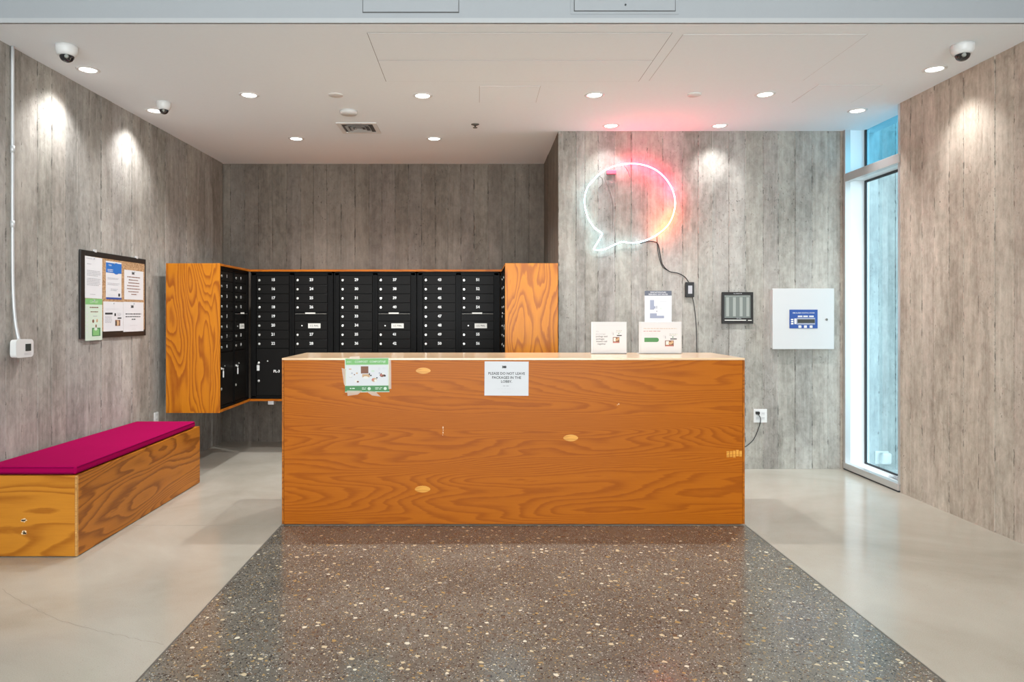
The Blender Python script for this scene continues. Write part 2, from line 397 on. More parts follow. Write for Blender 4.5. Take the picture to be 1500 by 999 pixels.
# niche back wall
wb = struct(mk('wall_back', box(-2.9, NX+.3, .02, .25, 0, CH+.1), 'joint', None, loc=(0, BW, 0)), 'board-formed concrete wall above the mailboxes, niche shade put into its colour')
boards(wb, 'conc_shaded', -2.72, NX+.02, 0, CH+.02, seed=5, tone=(.93, 1.06))
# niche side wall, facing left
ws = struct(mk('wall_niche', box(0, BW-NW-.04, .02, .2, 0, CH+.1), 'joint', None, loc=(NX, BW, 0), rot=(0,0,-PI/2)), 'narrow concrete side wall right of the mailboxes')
boards(ws, 'conc_shaded', 0, BW-NW-.022, 0, CH+.02, seed=6)
# neon wall
wn = struct(mk('wall_neon', box(NX+.004, RX+.03, .02, .25, 0, CH+.1), 'joint', None, loc=(0, NW, 0)), 'pale grey board-formed concrete wall behind the reception desk')
jn = [NX, *[(x-VX)/F*NW for x in (844, 857, 876, 901, 925, 948, 971, 1000, 1023, 1044, 1068, 1092, 1118, 1140, 1165, 1190, 1213, 1231)], RX]
boards(wn, 'conc', jn[0], jn[-2], 0, CH+.02, joints=jn[:-1], seed=9, tone=(.95, 1.07))
boards(wn, 'conc_warm', jn[-2], jn[-1], 0, CH+.02, joints=jn[-2:], seed=9, tone=(.78, .80))
# right wall (local x runs toward the camera)
WE = RX*F/620                                           # window / wall boundary
wr = struct(mk('wall_right', box(0, WE-FRONT, .02, .3, 0, UP), 'joint', None, loc=(RX, WE, 0), rot=(0,0,-PI/2)), 'warm beige board-formed concrete wall at the right')
jr = [0, *[WE-RX*F/(x-VX) for x in (1333, 1350, 1368, 1390, 1411, 1433, 1457, 1485)]]
while jr[-1] < 3: jr.append(jr[-1]+.142)
boards(wr, 'conc_warm', 0, jr[-1], 0, CH+.02, joints=jr, seed=12, tone=(.95, 1.06))
boards(wr, 'conc_warm', jr[-1], WE-FRONT, 0, UP, pitch=.28, seed=13)
# floor: slabs, terrazzo field, divider strips
TX0, TX1, DY = -1.226, 1.690, 1040/232.5
fl = struct(mk('floor', box(-3.4, RX+.05, FRONT, BW+.2, -.12, -.006), 'gap'), 'polished pale concrete floor with a dark terrazzo field')
def slab(x0, x1, y0, y1, mat='pale', name='slab', z=0.0):
    return mk(name, box(x0, x1, y0, y1, -.01, z), mat, fl)
g = .0015
slab(-3.3, TX0-.008, FRONT, DY-g); slab(-3.3, TX0-.008, DY+g, BW+.1)
slab(TX0-.008+2*g, TX1+.006, DY+g, BW+.1)
slab(TX1+.008, RX+.04, FRONT, NW+.1)
slab(TX0, TX1, FRONT, DY-g, 'terrazzo', 'terrazzo_field', 0.0)
slab(TX0-.0075, TX0-.0005, FRONT, DY, 'strip', 'divider_strip', .0004); slab(TX1+.0005, TX1+.0075, FRONT, DY, 'strip', 'divider_strip', .0004)
def crack(pts, wdt=.0012):
    bm = bmesh.new(); q = []
    rnd = random.Random(len(pts)); L = []
    for a, b in zip(pts, pts[1:]):
        for k in range(8):
            t = k/8; L.append((a[0]+(b[0]-a[0])*t+rnd.uniform(-2,2), a[1]+(b[1]-a[1])*t+rnd.uniform(-1,1)))
    L.append(pts[-1])
    for px, py in L:
        Y = H*F/(py-VY); q.append(Vector(((px-VX)/F*Y, Y, .0003)))
    vs = [(bm.verts.new(p+Vector((wdt/2, wdt/2, 0))), bm.verts.new(p-Vector((wdt/2, wdt/2, 0)))) for p in q]
    for (a, b), (c, d) in zip(vs, vs[1:]): bm.faces.new((a, b, d, c))
    mk('crack', bm, 'crack', fl)
crack([(2, 862), (35, 884), (80, 906), (130, 921), (190, 934), (240, 944)]); crack([(1097, 700), (1100, 735), (1096, 770)], .001)
crack([(343, 738), (352, 747), (358, 756)], .001)
# lobby ceiling, soffit face and entrance-hall ceiling
ce = struct(mk('ceiling', box(-3.2, RX+.3, SOF+.004, BW+.2, CH, CH+.15), 'ceil'), 'white plaster lobby ceiling with recessed downlights')
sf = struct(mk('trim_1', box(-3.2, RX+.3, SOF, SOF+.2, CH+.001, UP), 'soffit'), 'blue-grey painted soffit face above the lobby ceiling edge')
def _cham():
    bm = bmesh.new(); c = .026
    return bx(bm, -3.2, RX+.3, SOF-.006, SOF+.01, CH, CH+c) or bm
mk('corner_bead', _cham(), 'bead', sf)
uc = struct(mk('ceiling_hall', box(-3.2, RX+.3, FRONT, SOF+.2, UP, UP+.1), 'ceil'), 'higher white ceiling of the entrance hall')
def ceil_panel(x0, x1, y0, y1, gapmat, name='access_panel'):
    mk('panel_seam', box(x0-.0035, x1+.0035, y0-.0035, y1+.0035, CH-.0006, CH+.002), gapmat, ce)
    mk(name, box(x0, x1, y0, y1, CH-.0016, CH+.002), 'ceil', ce)
ceil_panel(-.611, 1.095, 3.979, 4.402, 'gap'); ceil_panel(-.611, 1.095, 4.408, 4.805, 'gap')
ceil_panel(1.166, 2.20, 4.0, 4.79, 'softgap'); ceil_panel(2.35, 2.785, 4.876, 5.283, 'softgap'); ceil_panel(.023, .44, 4.905, 5.283, 'softgap')
def hatch(x0, x1, zb):
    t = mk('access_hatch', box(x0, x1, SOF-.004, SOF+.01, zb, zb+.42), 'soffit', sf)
    mk('hatch_line', box(x0-.004, x1+.004, SOF-.001, SOF+.009, zb-.006, zb+.426), 'hatchline', sf)
hatch(-.614, -.098, 2.968)
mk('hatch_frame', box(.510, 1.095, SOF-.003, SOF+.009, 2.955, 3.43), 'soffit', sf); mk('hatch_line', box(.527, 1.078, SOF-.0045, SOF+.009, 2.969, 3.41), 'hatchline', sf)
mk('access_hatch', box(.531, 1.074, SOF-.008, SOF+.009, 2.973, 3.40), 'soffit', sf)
lk_ = bmesh.new(); lathe(lk_, [(.005, -.003), (.005, .004)], 12, 'y', (0,0,0)); mk('hatch_lock', lk_, 'gasket', sf, loc=(.806, SOF-.009, 3.003))
# ------------------------------------------------------------ window in the right wall
def window():
    wz = CH+.02; Y0, Y1 = WE+.002, NW-.012
    win = struct(mk('window_1', box(RX, RX+.045, Y1-.0, Y1+.012, 0, wz), 'alu'), 'tall narrow fixed window with aluminium frame')
    fr = lambda nme, *a, mat='alu': mk(nme, bev(box(*a), .002, 1), mat, win)
    fr('frame_jamb', RX-.012, RX+.035, Y1-.03, Y1, .06, wz)                    # far silver jamb
    fr('frame_jamb', RX+.004, RX+.03, Y0, Y0+.03, .06, wz)
    fr('sill_frame', RX-.014, RX+.035, Y0, Y1, .012, .062)
    fr('base_gasket', RX-.010, RX+.03, Y0, Y1, 0, .012, mat='gasket')
    fr('jamb_panel', RX+.035, RX+.165, Y1-.012, Y1+.01, .05, wz, mat='jamb')    # white reveal facing the lobby
    fr('sill_board', RX+.035, RX+.18, Y0, Y1-.012, .035, .052, mat='jamb')
    fr('transom', RX-.012, RX+.035, Y0, Y1-.03, 2.462, 2.532)
    fr('transom_shelf', RX+.035, RX+.165, Y0, Y1-.012, 2.475, 2.52, mat='jamb')
    for (a, b) in ((.052, 2.475), (2.52, wz)):
        fr('glazing_gasket', RX+.162, RX+.176, Y1-.034, Y1-.012, a, b, mat='gasket')
        fr('glazing_bead', RX+.178, RX+.20, Y1-.024, Y1+.01, a, b, mat='jamb')
        fr('glazing_gasket', RX+.162, RX+.176, Y0, Y1-.03, a, a+.014, mat='gasket')
        if b < 2.5: fr('glazing_gasket', RX+.162, RX+.176, Y0, Y1-.03, b-.02, b, mat='gasket')
        mk('window_pane', box(RX+.170, RX+.174, Y0, Y1-.02, a+.01, b), 'glass' if b < 2.5 else 'glass_blue', win)
    fr('lintel', RX+.0, RX+.2, Y0, Y1+.01, wz, wz+.12, mat='jamb')
window()
# outside the window
xo = RX+.20
wo = struct(mk('wall_outside', box(xo, xo+3.2, .02, .25, -.05, 5.0), 'joint', None, loc=(0, NW+.06, 0)), 'pale outdoor concrete wall seen through the window')
boards(wo, 'conc_out', xo, xo+3.2, -.05, 5.0, seed=21, tone=(.92, 1.06))
gr = struct(mk('ground_outside', box(RX+.31, xo+3.2, FRONT, NW+.1, -.12, -.02), 'ground'), 'pale paving outside the window')
def outside():
    s = F/(NW+.06)
    x0, x1 = (1281-VX)/s, (1301-VX)/s; z1, z0 = H-(661-VY)/s, H-(679-VY)/s
    t = thing('outdoor_outlet_cover', 'white bubble weather cover over an outlet on the outdoor wall', 'outlet', ((x0+x1)/2, NW+.06, (z0+z1)/2))
    mk('back_plate', bev(box(-.058, .058, -.012, .003, -.055, .055), .003), 'white', t)
    bm = box(-.03, .055, -.07, -.012, -.05, .05); bev(bm, .018, 3); mk('bubble_cover', bm, 'white', t, True)
    # twig and a scrap of paper lying on the sill
    bm = bmesh.new(); tube(bm, smooth_pts([(3.66, NW+.062, .17), (3.63, NW-.02, .19), (3.595, NW-.05, .205)]), .0035, 6)
    tag(mk('twig', bm, 'gasket'), 'thin dark twig poking in front of the outdoor wall', 'twig')
    bm = bmesh.new(); n = 7; vs = [[bm.verts.new((RX+.075+.085*i/(n-1), 5.33+.25*j/(n-1), .054+.012*abs(math.sin(i*1.7+j*1.1)))) for i in range(n)] for j in range(n)]
    for j in range(n-1):
        for i in range(n-1): bm.faces.new((vs[j][i], vs[j][i+1], vs[j+1][i+1], vs[j+1][i]))
    bmesh.ops.solidify(bm, geom=list(bm.faces), thickness=.0015)
    tag(mk('crumpled_leaflet', bm, 'paper'), 'crumpled white leaflet lying on the window sill', 'paper')
    bx_ = box(RX+.085, RX+.15, 5.345, 5.42, .0521, .060); tag(mk('dark_card', bx_, 'darkslate'), 'small dark card under the crumpled leaflet on the sill', 'card')
outside()
# ------------------------------------------------------------ ceiling fittings
def downlight(px, py, label, power, blend=.6, cone=78, tilt=(0,0)):
    c = PC(px, py); r = .064
    t = thing('downlight', label, 'ceiling light', c, 0, 'recessed round downlights in the lobby ceiling')
    bm = bmesh.new(); lathe(bm, [(r-.010, .001), (r-.008, -.006), (r, -.006), (r+.007, -.002), (r+.008, .001)], 40); mk('trim_ring', bm, 'white', t, True)
    bm = bmesh.new(); lathe(bm, [(.0001, -.0022), (r*.80, -.0022), (r*.80, 0)], 32); mk('lens', bm, 'lamp', t)
    bm = bmesh.new(); lathe(bm, [(r*.80, -.0018), (r-.009, -.004), (r-.009, 0)], 32); mk('reflector', bm, 'reflector', t)
    bm = bmesh.new()
    for k in (-1.5, -.5, .5, 1.5): bx(bm, k*r*.38-.0008, k*r*.38+.0008, -r*.68, r*.68, -.0036, -.0022)
    mk('louvre_blades', bm, 'reflector', t)
    l = bpy.data.lights.new('downlight_beam', 'SPOT'); l.energy = power; l.color = (.98, .985, 1); l.spot_size = math.radians(cone); l.spot_blend = blend; l.shadow_soft_size = .03
    o = bpy.data.objects.new('downlight_beam', l); COL.objects.link(o); o.parent = t; o.location = (0, 0, -.035); o.rotation_euler = (math.radians(tilt[1]), math.radians(tilt[0]), 0)
    return t
WP, CP = SPOT_W, SPOT_IN
downlight(129, 102, 'downlight by the left wall, beside the large dome camera', WP*.75, 1.0, 104, (12, 0))
downlight(227, 162, 'downlight by the left wall, half behind the small dome camera', WP*.7, 1.0, 104, (12, 0))
downlight(365, 139, 'downlight in the middle row, nearest the left wall', CP, .9, 125)
downlight(434, 203, 'rear downlight left of the square air vent, near the niche wall', CP, .9, 125)
downlight(619, 140, 'downlight in the middle row, between the vent and the large ceiling panels', CP, .9, 125)
downlight(636, 203, 'rear downlight right of the air vent, near the small sprinkler', CP, .9, 125)
downlight(871, 139, 'downlight in the middle row, above the neon speech bubble', CP, .9, 125)
downlight(895, 184, 'downlight grazing the wall straight above the neon speech bubble', WP*0.3, 1.0, 100, (0, 8))
downlight(1054, 184, 'downlight grazing the wall right of the neon speech bubble', WP*0.42, 1.0, 100, (0, 8))
downlight(1121, 138, 'downlight in the middle row, nearest the window', CP, .9, 125)
downlight(1256, 162, 'downlight beside the top of the tall window', WP*.45, .75, 84, (-4, 0))
downlight(1369, 101, 'downlight by the right wall, next to the dome camera', WP*.5, 1.0, 100, (-5, 0))
def dome(px, py, r, label, ang):
    c = PC(px, py); t = thing('security_camera', label, 'security camera', c, ang, 'ceiling dome cameras')
    bm = bmesh.new(); lathe(bm, [(r, .001), (r, -.012), (r*.96, -.035), (r*.80, -.055), (r*.66, -.058)], 40); mk('housing', bm, 'white', t, True)
    bm = bmesh.new(); prof = [(r*.64*math.cos(a*PI/2/10)+1e-4, -.057-r*.60*math.sin(a*PI/2/10)) for a in range(11)]; lathe(bm, prof, 32)
    d = mk('dome', bm, 'dome', t, True)
    bm = bmesh.new(); lathe(bm, [(.001, -.012), (r*.16, -.012), (r*.20, 0), (r*.001, .002)], 16, 'y', (r*.05, -r*.60, -.057-r*.22)); mk('lens', bm, 'palestrip', t, True)
    return t
dome(98, 68, .062, 'large white dome camera at the upper left corner of the ceiling', .4)
dome(240, 150, .052, 'small dome camera overlapping a downlight by the left wall', .3)
dome(1410, 66, .062, 'white dome camera near the right wall', -.5)
def flatdisc(px, py, r, h, label, name='detector', cat='smoke detector'):
    bm = bmesh.new(); lathe(bm, [(r, .001), (r, -h*.6), (r*.9, -h), (.001, -h*1.02)], 32)
    return tag(mk(name, bm, 'white', None, True, loc=PC(px, py)), label, cat)
flatdisc(492, 139, .052, .006, 'flush white blank disc left of the middle downlight', 'ceiling_disc', 'cover plate')
flatdisc(511, 163, .068, .024, 'round white smoke detector just above the square vent', 'smoke_detector')
flatdisc(1017, 138, .050, .010, 'small white disc between two downlights on the right', 'ceiling_disc', 'cover plate')
def sprinkler():
    t = thing('sprinkler', 'small dark sprinkler head near the front of the niche', 'sprinkler', PC(696, 182))
    bm = bmesh.new(); lathe(bm, [(.034, .001), (.034, -.003), (.012, -.012), (.008, -.012)], 24); mk('escutcheon', bm, 'strip', t, True)
    bm = bmesh.new(); lathe(bm, [(.007, -.010), (.007, -.026), (.020, -.028), (.018, -.031), (.002, -.033)], 16); mk('nozzle', bm, 'strip', t, True)
sprinkler()
def vent():
    c = PC(526, 187); t = thing('air_vent', 'square white louvred air vent in the ceiling', 'air vent', c)
    def ring(a, b, z0, z1, nme, mat):
        bm = bmesh.new()
        bx(bm, -a, a, -a, -b, z0, z1); bx(bm, -a, a, b, a, z0, z1); bx(bm, -a, -b, -b, b, z0, z1); bx(bm, b, a, -b, b, z0, z1); mk(nme, bm, mat, t)
    ring(.165, .130, -.008, .001, 'flange', 'white')
    mk('duct_opening', box(-.131, .131, -.131, .131, -.002, .001), 'hatchline', t)
    for a, z in ((.102, -.012), (.066, -.010), (.034, -.008)):
        bm = bmesh.new(); b = a-.016
        o = [bm.verts.new((x*a, y*a, -.0155)) for x, y in ((-1,-1),(1,-1),(1,1),(-1,1))]; i = [bm.verts.new((x*b, y*b, -.003)) for x, y in ((-1,-1),(1,-1),(1,1),(-1,1))]
        for k in range(4): bm.faces.new((o[k], o[(k+1)%4], i[(k+1)%4], i[k]))
        bmesh.ops.solidify(bm, geom=list(bm.faces), thickness=.002); mk('louvre', bm, 'white', t)
vent()
# ------------------------------------------------------------ reception desk
def desk():
    yb, zt, th = DY+.64, 1.054, .02
    t = thing('reception_desk', 'long orange plywood reception desk standing on the terrazzo edge', 'desk', ((TX0+TX1)/2, DY, 0)); hx = (TX1-TX0)/2; d = .64
    mk('front_panel', bev(box(-hx+.013, hx-.013, 0, th, .008, zt-.014), .0012, 1), 'ply_desk', t)
    for s in (-1, 1): mk('side_panel', bev(box(min(s*hx, s*(hx-.012)), max(s*hx, s*(hx-.012)), -.001, d, .008, zt-.014), .0012, 1), 'ply_side', t)
    mk('countertop', bev(box(-hx, hx, -.002, d, zt-.013, zt), .0015, 1), 'ply_top', t)
    mk('plinth', box(-hx+.02, hx-.02, .03, d-.03, 0, .008), 'gap', t)
    mk('shelf', box(-hx+.014, hx-.014, th+.001, d-.04, .55, .57), 'ply_top', t)
    cx = (TX0+TX1)/2
    for px, py, w_, h_ in ((620, 543, 11, 4.6), (836, 641.5, 11, 5), (619, 716.5, 11.5, 5)):
        bm = bmesh.new(); n = 20; s = 232.5; ring = []
        for k in range(n):
            a = 2*PI*k/n; ring.append((w_/s*math.cos(a), h_/s*math.sin(a)*(abs(math.sin(a))**.25)))
        f0 = [bm.verts.new((u, -.0012, v)) for u, v in ring]; f1 = [bm.verts.new((u, .004, v)) for u, v in ring]
        bm.faces.new(f0)
        for k in range(n): bm.faces.new((f0[k], f1[k], f1[(k+1)%n], f0[(k+1)%n]))
        bmesh.ops.recalc_face_normals(bm, faces=bm.faces)
        mk('wood_patch', bm, 'patch', t, loc=((px-VX)/s-cx, 0, H-(py-VY)/s))
    bm = bmesh.new(); rnd = random.Random(4)
    for k in range(5): x = -.05+k*.02; bx(bm, x, x+.016, -.0008, .003, -.022+rnd.uniform(-.006,.004), .018+rnd.uniform(-.006,.006))
    mk('wood_patch', bm, 'patch', t, loc=((1076-VX)/232.5-cx, 0, H-(664-VY)/232.5))
    bm = bmesh.new()
    for x, z, a, b in ((0, .012, .004, .008), (.001, -.004, .003, .004), (.000, -.020, .003, .007), (-.002, -.035, .002, .003), (1.107, .16, .003, .005), (1.098, .155, .002, .003)): disc(bm, x, -.0008, z, a, 8, 'y', 0, b)
    mk('scuff_marks', bm, 'scuff', t, loc=((649-VX)/232.5-cx, 0, H-(629-VY)/232.5))['kind'] = 'stuff'
desk()
# ------------------------------------------------------------ bench
def bench():
    x1, y0, y1, zt = -2.186, 3.888, 5.61, .445
    t = thing('bench', 'low amber plywood storage bench along the left wall', 'bench', (x1, y0, 0))
    xw0 = LX(y0)-x1+.01; L = y1-y0
    mk('end_panel', bev(box(xw0, -.014, 0, .014, .004, zt), .001, 1), 'ply_bench', t)
    mk('corner_edge', bev(box(-.0135, -.001, -.0005, .014, .004, zt), .001, 1), 'ply_edge', t)
    mk('side_panel', bev(box(-.014, 0, .0145, L, .004, zt), .001, 1), 'ply_bench_side', t)
    mk('rear_panel', box(LX(y1)-x1+.01, -.0145, L-.014, L, .004, zt), 'ply_bench', t)
    mk('lid', box(LX(y1)-x1+.01, -.0145, .0145, L-.0145, zt-.018, zt-.003), 'ply_bench', t)
    bm = bmesh.new(); rnd = random.Random(3)
    for zc in (H-(762-VY)/267.5, H-(780-VY)/267.5):
        for k in range(5): disc(bm, (35-VX)/267.5-x1+rnd.uniform(-.014,.014), -.0008, zc+rnd.uniform(-.006,.006), rnd.uniform(.005,.011), 9, 'y', 0, rnd.uniform(.004,.008))
    mk('scuff_marks', bm, 'scuff', t)['kind'] = 'stuff'
    # cushion, rounded box following the bench
    w0 = LX(y0)+.03; w1 = -2.205; bm = bmesh.new(); nx, ny = 8, 20; zt2 = .492
    bx(bm, w0, w1, y0+.02, y1-.04, zt+.001, zt2)
    for v in bm.verts:
        if v.co.x < w0+.01 and v.co.y > 5: v.co.x = LX(y1)+.03
    bmesh.ops.bevel(bm, geom=list(bm.edges), offset=.016, segments=4, affect='EDGES', profile=.6)
    c = thing('bench_cushion', 'flat magenta felt cushion lying on the bench', 'cushion', (0, 0, 0))
    mk('pad', bm, 'fab', c, True)
    def outl(e, z, ): return [(w0-e, y0+.02-e, z), (w1+e, y0+.02-e, z), (w1+e, y1-.04+e, z), (LX(y1)+.03-e, y1-.04+e, z)]
    for z in (zt+.010, zt2-.008):
        bm = bmesh.new(); q = outl(-.001, z); pp = []
        for a, b in zip(q, q[1:]+q[:1]):
            a, b = Vector(a), Vector(b); d = (b-a).normalized(); pp += [a+d*.014, b-d*.014]
        tube(bm, pp, .003, 6, True); mk('piping', bm, 'piping', c, True)
bench()
# ------------------------------------------------------------ mailboxes
ZB, ZT = .504, 1.758; MF = F/153.4; MX0, MX1 = -2.169, .240; EY = F/175
MW = .789
def surround():
    t = thing('mailbox_surround', 'U-shaped amber plywood surround holding the black mailboxes, fixed in the niche', 'cabinet', ((MX0+MX1)/2, MF, ZB))
    cx = (MX0+MX1)/2; h = ZT-ZB; th = .019; ey = EY-MF
    mk('end_panel', bev(box(-2.600-cx, MX0+.02-cx, ey, ey+.016, 0, h), .001, 1), 'ply_vert', t)
    mk('end_panel', bev(box(MX1-cx-.0, .682-cx, ey, ey+.016, 0, h), .001, 1), 'ply_vert', t)
    for z0, z1, n in ((0, th, 'bottom_board'), (h-th, h, 'top_board')):
        mk(n, box(MX0-cx-.02, MX1-cx+.02, -.012, BW-MF-.005, z0, z1), 'ply_desk', t)
        mk(n, box(-2.598-cx, MX0-cx+.012, ey+.0165, -.0125, z0, z1), 'ply_side', t)
        mk(n, box(MX1-cx-.0, .680-cx, ey+.0165, -.0125, z0, z1), 'ply_side', t)
    mk('mounting_cleat', box(LX(6.6)-cx+.004, -2.55-cx, .0-.35, BW-MF-.3, h*.4, h*.8), 'ply_edge', t)
    mk('mounting_cleat', box(-1.9-cx, MX1-cx, .50, BW-MF-.001, h*.4, h*.8), 'ply_edge', t)
    mk('bracket', box(-1.992-cx, -1.938-cx, .005, .09, -.035, -.0002), 'alu', t)
surround()
door_me = {}
def sharedbox(key, bmf, mat):
    if key not in door_me:
        me = bpy.data.meshes.new(key); b = bmf(); b.normal_update(); b.to_mesh(me); b.free(); me.materials.append(M[mat]); door_me[key] = me
    return door_me[key]
def inst(name, me, parent, loc, smooth=False):
    o = bpy.data.objects.new(name, me); COL.objects.link(o); o.parent = parent; o.location = loc; return o
def lockbm(): b = bmesh.new(); lathe(b, [(.0115, .004), (.0115, -.004), (.009, -.006), (.0015, -.0062)], 16, 'y'); return b
def locksm(): b = bmesh.new(); lathe(b, [(.0065, .004), (.0065, -.003), (.001, -.0035)], 12, 'y'); return b
RP = .0869; ZD = 1.70
def mailbox(label, loc, rz, c1, c2, parcels, n2=None, W=MW):
    t = thing('mailbox_unit', label, 'mailbox', loc, rz, 'black mailbox units in the plywood surround')
    z0, z1 = ZB+.021, ZT-.021; bm = bmesh.new(); cols = ((.056, .368), (.422, .732))
    F0, F1 = .0, .35
    bx(bm, 0, W, .018, F1, z0, z1)                                               # body
    for a, b in ((0, cols[0][0]-.004), (cols[0][1]+.004, cols[1][0]-.004), (cols[1][1]+.004, W)): bx(bm, a, b, .002, .0185, z0, z1)
    bx(bm, 0, W, .002, .0185, ZD+.004, z1); bx(bm, 0, W, .002, .0185, z0, z0+.025)
    mk('body', bm, 'boxmetal', t)
    bm = bmesh.new()                                                             # raised outer rim and mullion beads
    for x in (.004, W-.012): bx(bm, x, x+.008, -.006, .003, z0+.006, z1-.004)
    bx(bm, .004, W-.004, -.006, .003, z1-.012, z1-.004); bx(bm, .004, W-.004, -.006, .003, z0+.004, z0+.012)
    for x in (.044, .384, .398, .742): bx(bm, x, x+.005, -.004, .003, z0+.02, ZD+.01)
    mk('trim_frame', bm, 'boxmetal', t)
    dm = sharedbox('mailbox_door', lambda: bev(box(-.155, .155, 0, .016, -RP/2+.0022, RP/2-.0022), .0022, 1), 'boxdoor')
    lm = sharedbox('lock', lockbm, 'chrome'); ls = sharedbox('small_lock', locksm, 'chrome')
    def door(ci, row, num):
        cx = sum(cols[ci])/2; z = ZD-RP*(row+.5)
        d = inst('door', dm, t, (cx, .0025, z)); inst('lock', lm, d, (-.129, -.001, 0))
        if num: text_obj('number', num, .036, 'num', d, .003, -.0009, .004, .0012)
    for r, n in enumerate(c1): door(0, r, n)
    for r, n in zip((0, 1, 2, 3, 6, 7), c2): door(1, r, n)
    cx = sum(cols[1])/2
    # outgoing slot
    z = ZD-RP*4.5
    sl = mk('outgoing_slot', bev(box(-.155, .155, 0, .016, -RP/2+.002, RP/2-.016), .002, 1), 'boxdoor', t, loc=(cx, .0025, z))
    mk('slot_lip', bev(box(-.15, .15, -.016, .002, RP/2-.020, RP/2-.015), .0015, 1), 'strip', sl)
    mk('slot_label', box(-.052, .044, -.019, -.0165, RP/2-.018, RP/2-.004), 'plate', sl)
    z = ZD-RP*5.5
    d = inst('mail_door', dm, t, (cx, .0025, z)); inst('lock', ls, d, (-.088, -.001, 0))
    pl = mk('mail_plate', box(-.028, .090, -.003, .001, -.024, .022), 'plate', d)
    text_obj('mail_lettering', 'U.S. MAIL', .024, 'ink', t, cx+.031, .0025-.0036, z-.001, 0, .85)
    # parcel lockers
    zt, zb = ZD-RP*8-.004, z0+.03
    for ci, txt in enumerate(parcels):
        cx = sum(cols[ci])/2; hh = zt-zb; 
        p = mk('parcel_door', bev(box(-.155, .155, 0, .016, -hh/2, hh/2), .002, 1), 'boxdoor', t, loc=(cx, .0025, (zt+zb)/2))
        for dz in (.868, .695): inst('lock', lm, p, (-.135, -.001, dz-(zt+zb)/2))
        inst('lock', ls, p, (-.05, -.001, .885-(zt+zb)/2))
        if txt: text_obj('number', txt, .034, 'num', p, .036, -.0009, .786-(zt+zb)/2, .0012)
    return t
nums = lambda a, b: [str(k) for k in range(a, b+1)]
mailbox('side mailbox unit on the left leg of the surround, boxes 1 to 14', (MX0, EY+.018, 0), PI/2, nums(1, 8), nums(9, 14), ('', ''))
mailbox('mailbox unit numbered 15 to 28, left of the three facing the desk', (MX0+.012, MF, 0), 0, nums(15, 22), nums(23, 28), ('PL-3', ''))
mailbox('mailbox unit numbered 29 to 42, middle of the three facing the desk', (MX0+.012+MW+.006, MF, 0), 0, nums(29, 36), nums(37, 42), ('', ''))
mailbox('mailbox unit numbered 43 to 56, right of the three facing the desk', (MX0+.012+2*(MW+.006), MF, 0), 0, nums(43, 50), nums(51, 56), ('', ''))
mailbox('side mailbox unit behind the right plywood end panel, seen edge-on', (MX1+.001, EY+.018+MW, 0), -PI/2, ['']*8, ['']*6, ('', ''))
def keytag(loc, rz, label):
    t = thing('key_tag', label, 'key', loc, rz, 'keys with white tags in the parcel locker locks')
    bm = bmesh.new(); bx(bm, -.002, .002, -.018, 0, -.006, .006); mk('key', bm, 'chrome', t)
    bm = bmesh.new(); tube(bm, [(.009*math.cos(a*PI/6), -.012, -.012+.009*math.sin(a*PI/6)) for a in range(12)], .0012, 6, True); mk('key_ring', bm, 'chrome', t)
    mk('tag', bev(box(-.013, .013, -.015, -.011, -.075, -.021), .003), 'white', t)
keytag((MX0+.012+.077, MF-.004, .868-.0), 0, 'key and white tag hanging in the lock beside the letters PL-3')
keytag((MX0+.004, EY+.018+.077, .868), PI/2, 'front key with a white tag hanging on the left side unit')
keytag((MX0+.004, EY+.018+.442, .868), PI/2, 'rear key with a white tag hanging on the left side unit')
# ------------------------------------------------------------ sheets of paper
MATS = ['paper','ink','greyink','lightink','blue','navy','green','dkgreen','mint','brownink','tanink','redink','slate','darkslate','plate','paper_pale']
MI = {k: i for i, k in enumerate(MATS)}
def sheet(name, label, cat, w_, h_, loc, rz, marks, base='paper', group=None, tilt=0, lean=0, th=.0008, curl=0.0, parent=None, sub=None):
    """sheet centred on loc; marks in fractions of the sheet (0..1 from lower left)"""
    bm = box(-w_/2, w_/2, -th, 0, -h_/2, h_/2)
    o = mk(name, bm, base, parent, loc=loc); o.rotation_euler = (lean, tilt, rz)
    if label: tag(o, label, cat, group)
    bm = bmesh.new(); y = -th-.0006; rnd = random.Random(hash(name) % 99 if False else len(marks)*7+int(w_*1000))
    X = lambda u: (u-.5)*w_; Z = lambda v: (v-.5)*h_
    for q, m in enumerate(marks):
        k = m[0]; yy = y - .00004*q
        if k == 'r':
            _, a, b, c, d, mt = m; vs = [bm.verts.new((X(u), yy, Z(v))) for u, v in ((a,c),(b,c),(b,d),(a,d))]; bm.faces.new(vs).material_index = MI[mt]
        elif k == 'e':
            _, a, c, ra, mt = m[:5]; disc(bm, X(a), yy, Z(c), ra*w_, 14, 'y', MI[mt], (m[5] if len(m) > 5 else ra)*w_)
        elif k == 't':
            _, s, a, c, size, mt = m[:6]; add_text(bm, s, size, X(a), yy, Z(c), MI[mt], m[6] if len(m) > 6 else 0, m[7] if len(m) > 7 else 1)
        elif k == 'l':                                        # a block of small illegible print: rows of word-sized dashes
            _, a, b, c, d, rows, mt = m[:7]; fill = m[7] if len(m) > 7 else .9
            for r in range(rows):
                zc = d-(d-c)*(r+.5)/rows; x = a; end = a+(b-a)*(fill if r == rows-1 else 1)*rnd.uniform(.85, 1)
                while x < end-.005:
                    L = min(rnd.uniform(.03, .10), end-x); hh = (d-c)/rows*.22
                    vs = [bm.verts.new((X(u), yy, Z(v))) for u, v in ((x,zc-hh),(x+L,zc-hh),(x+L,zc+hh),(x,zc+hh))]; bm.faces.new(vs).material_index = MI[mt]
                    x += L+.018
    if marks:
        bmesh.ops.recalc_face_normals(bm, faces=bm.faces); mk('print', bm, MATS, o)
    else: bm.free()
    return o
s = 232.5
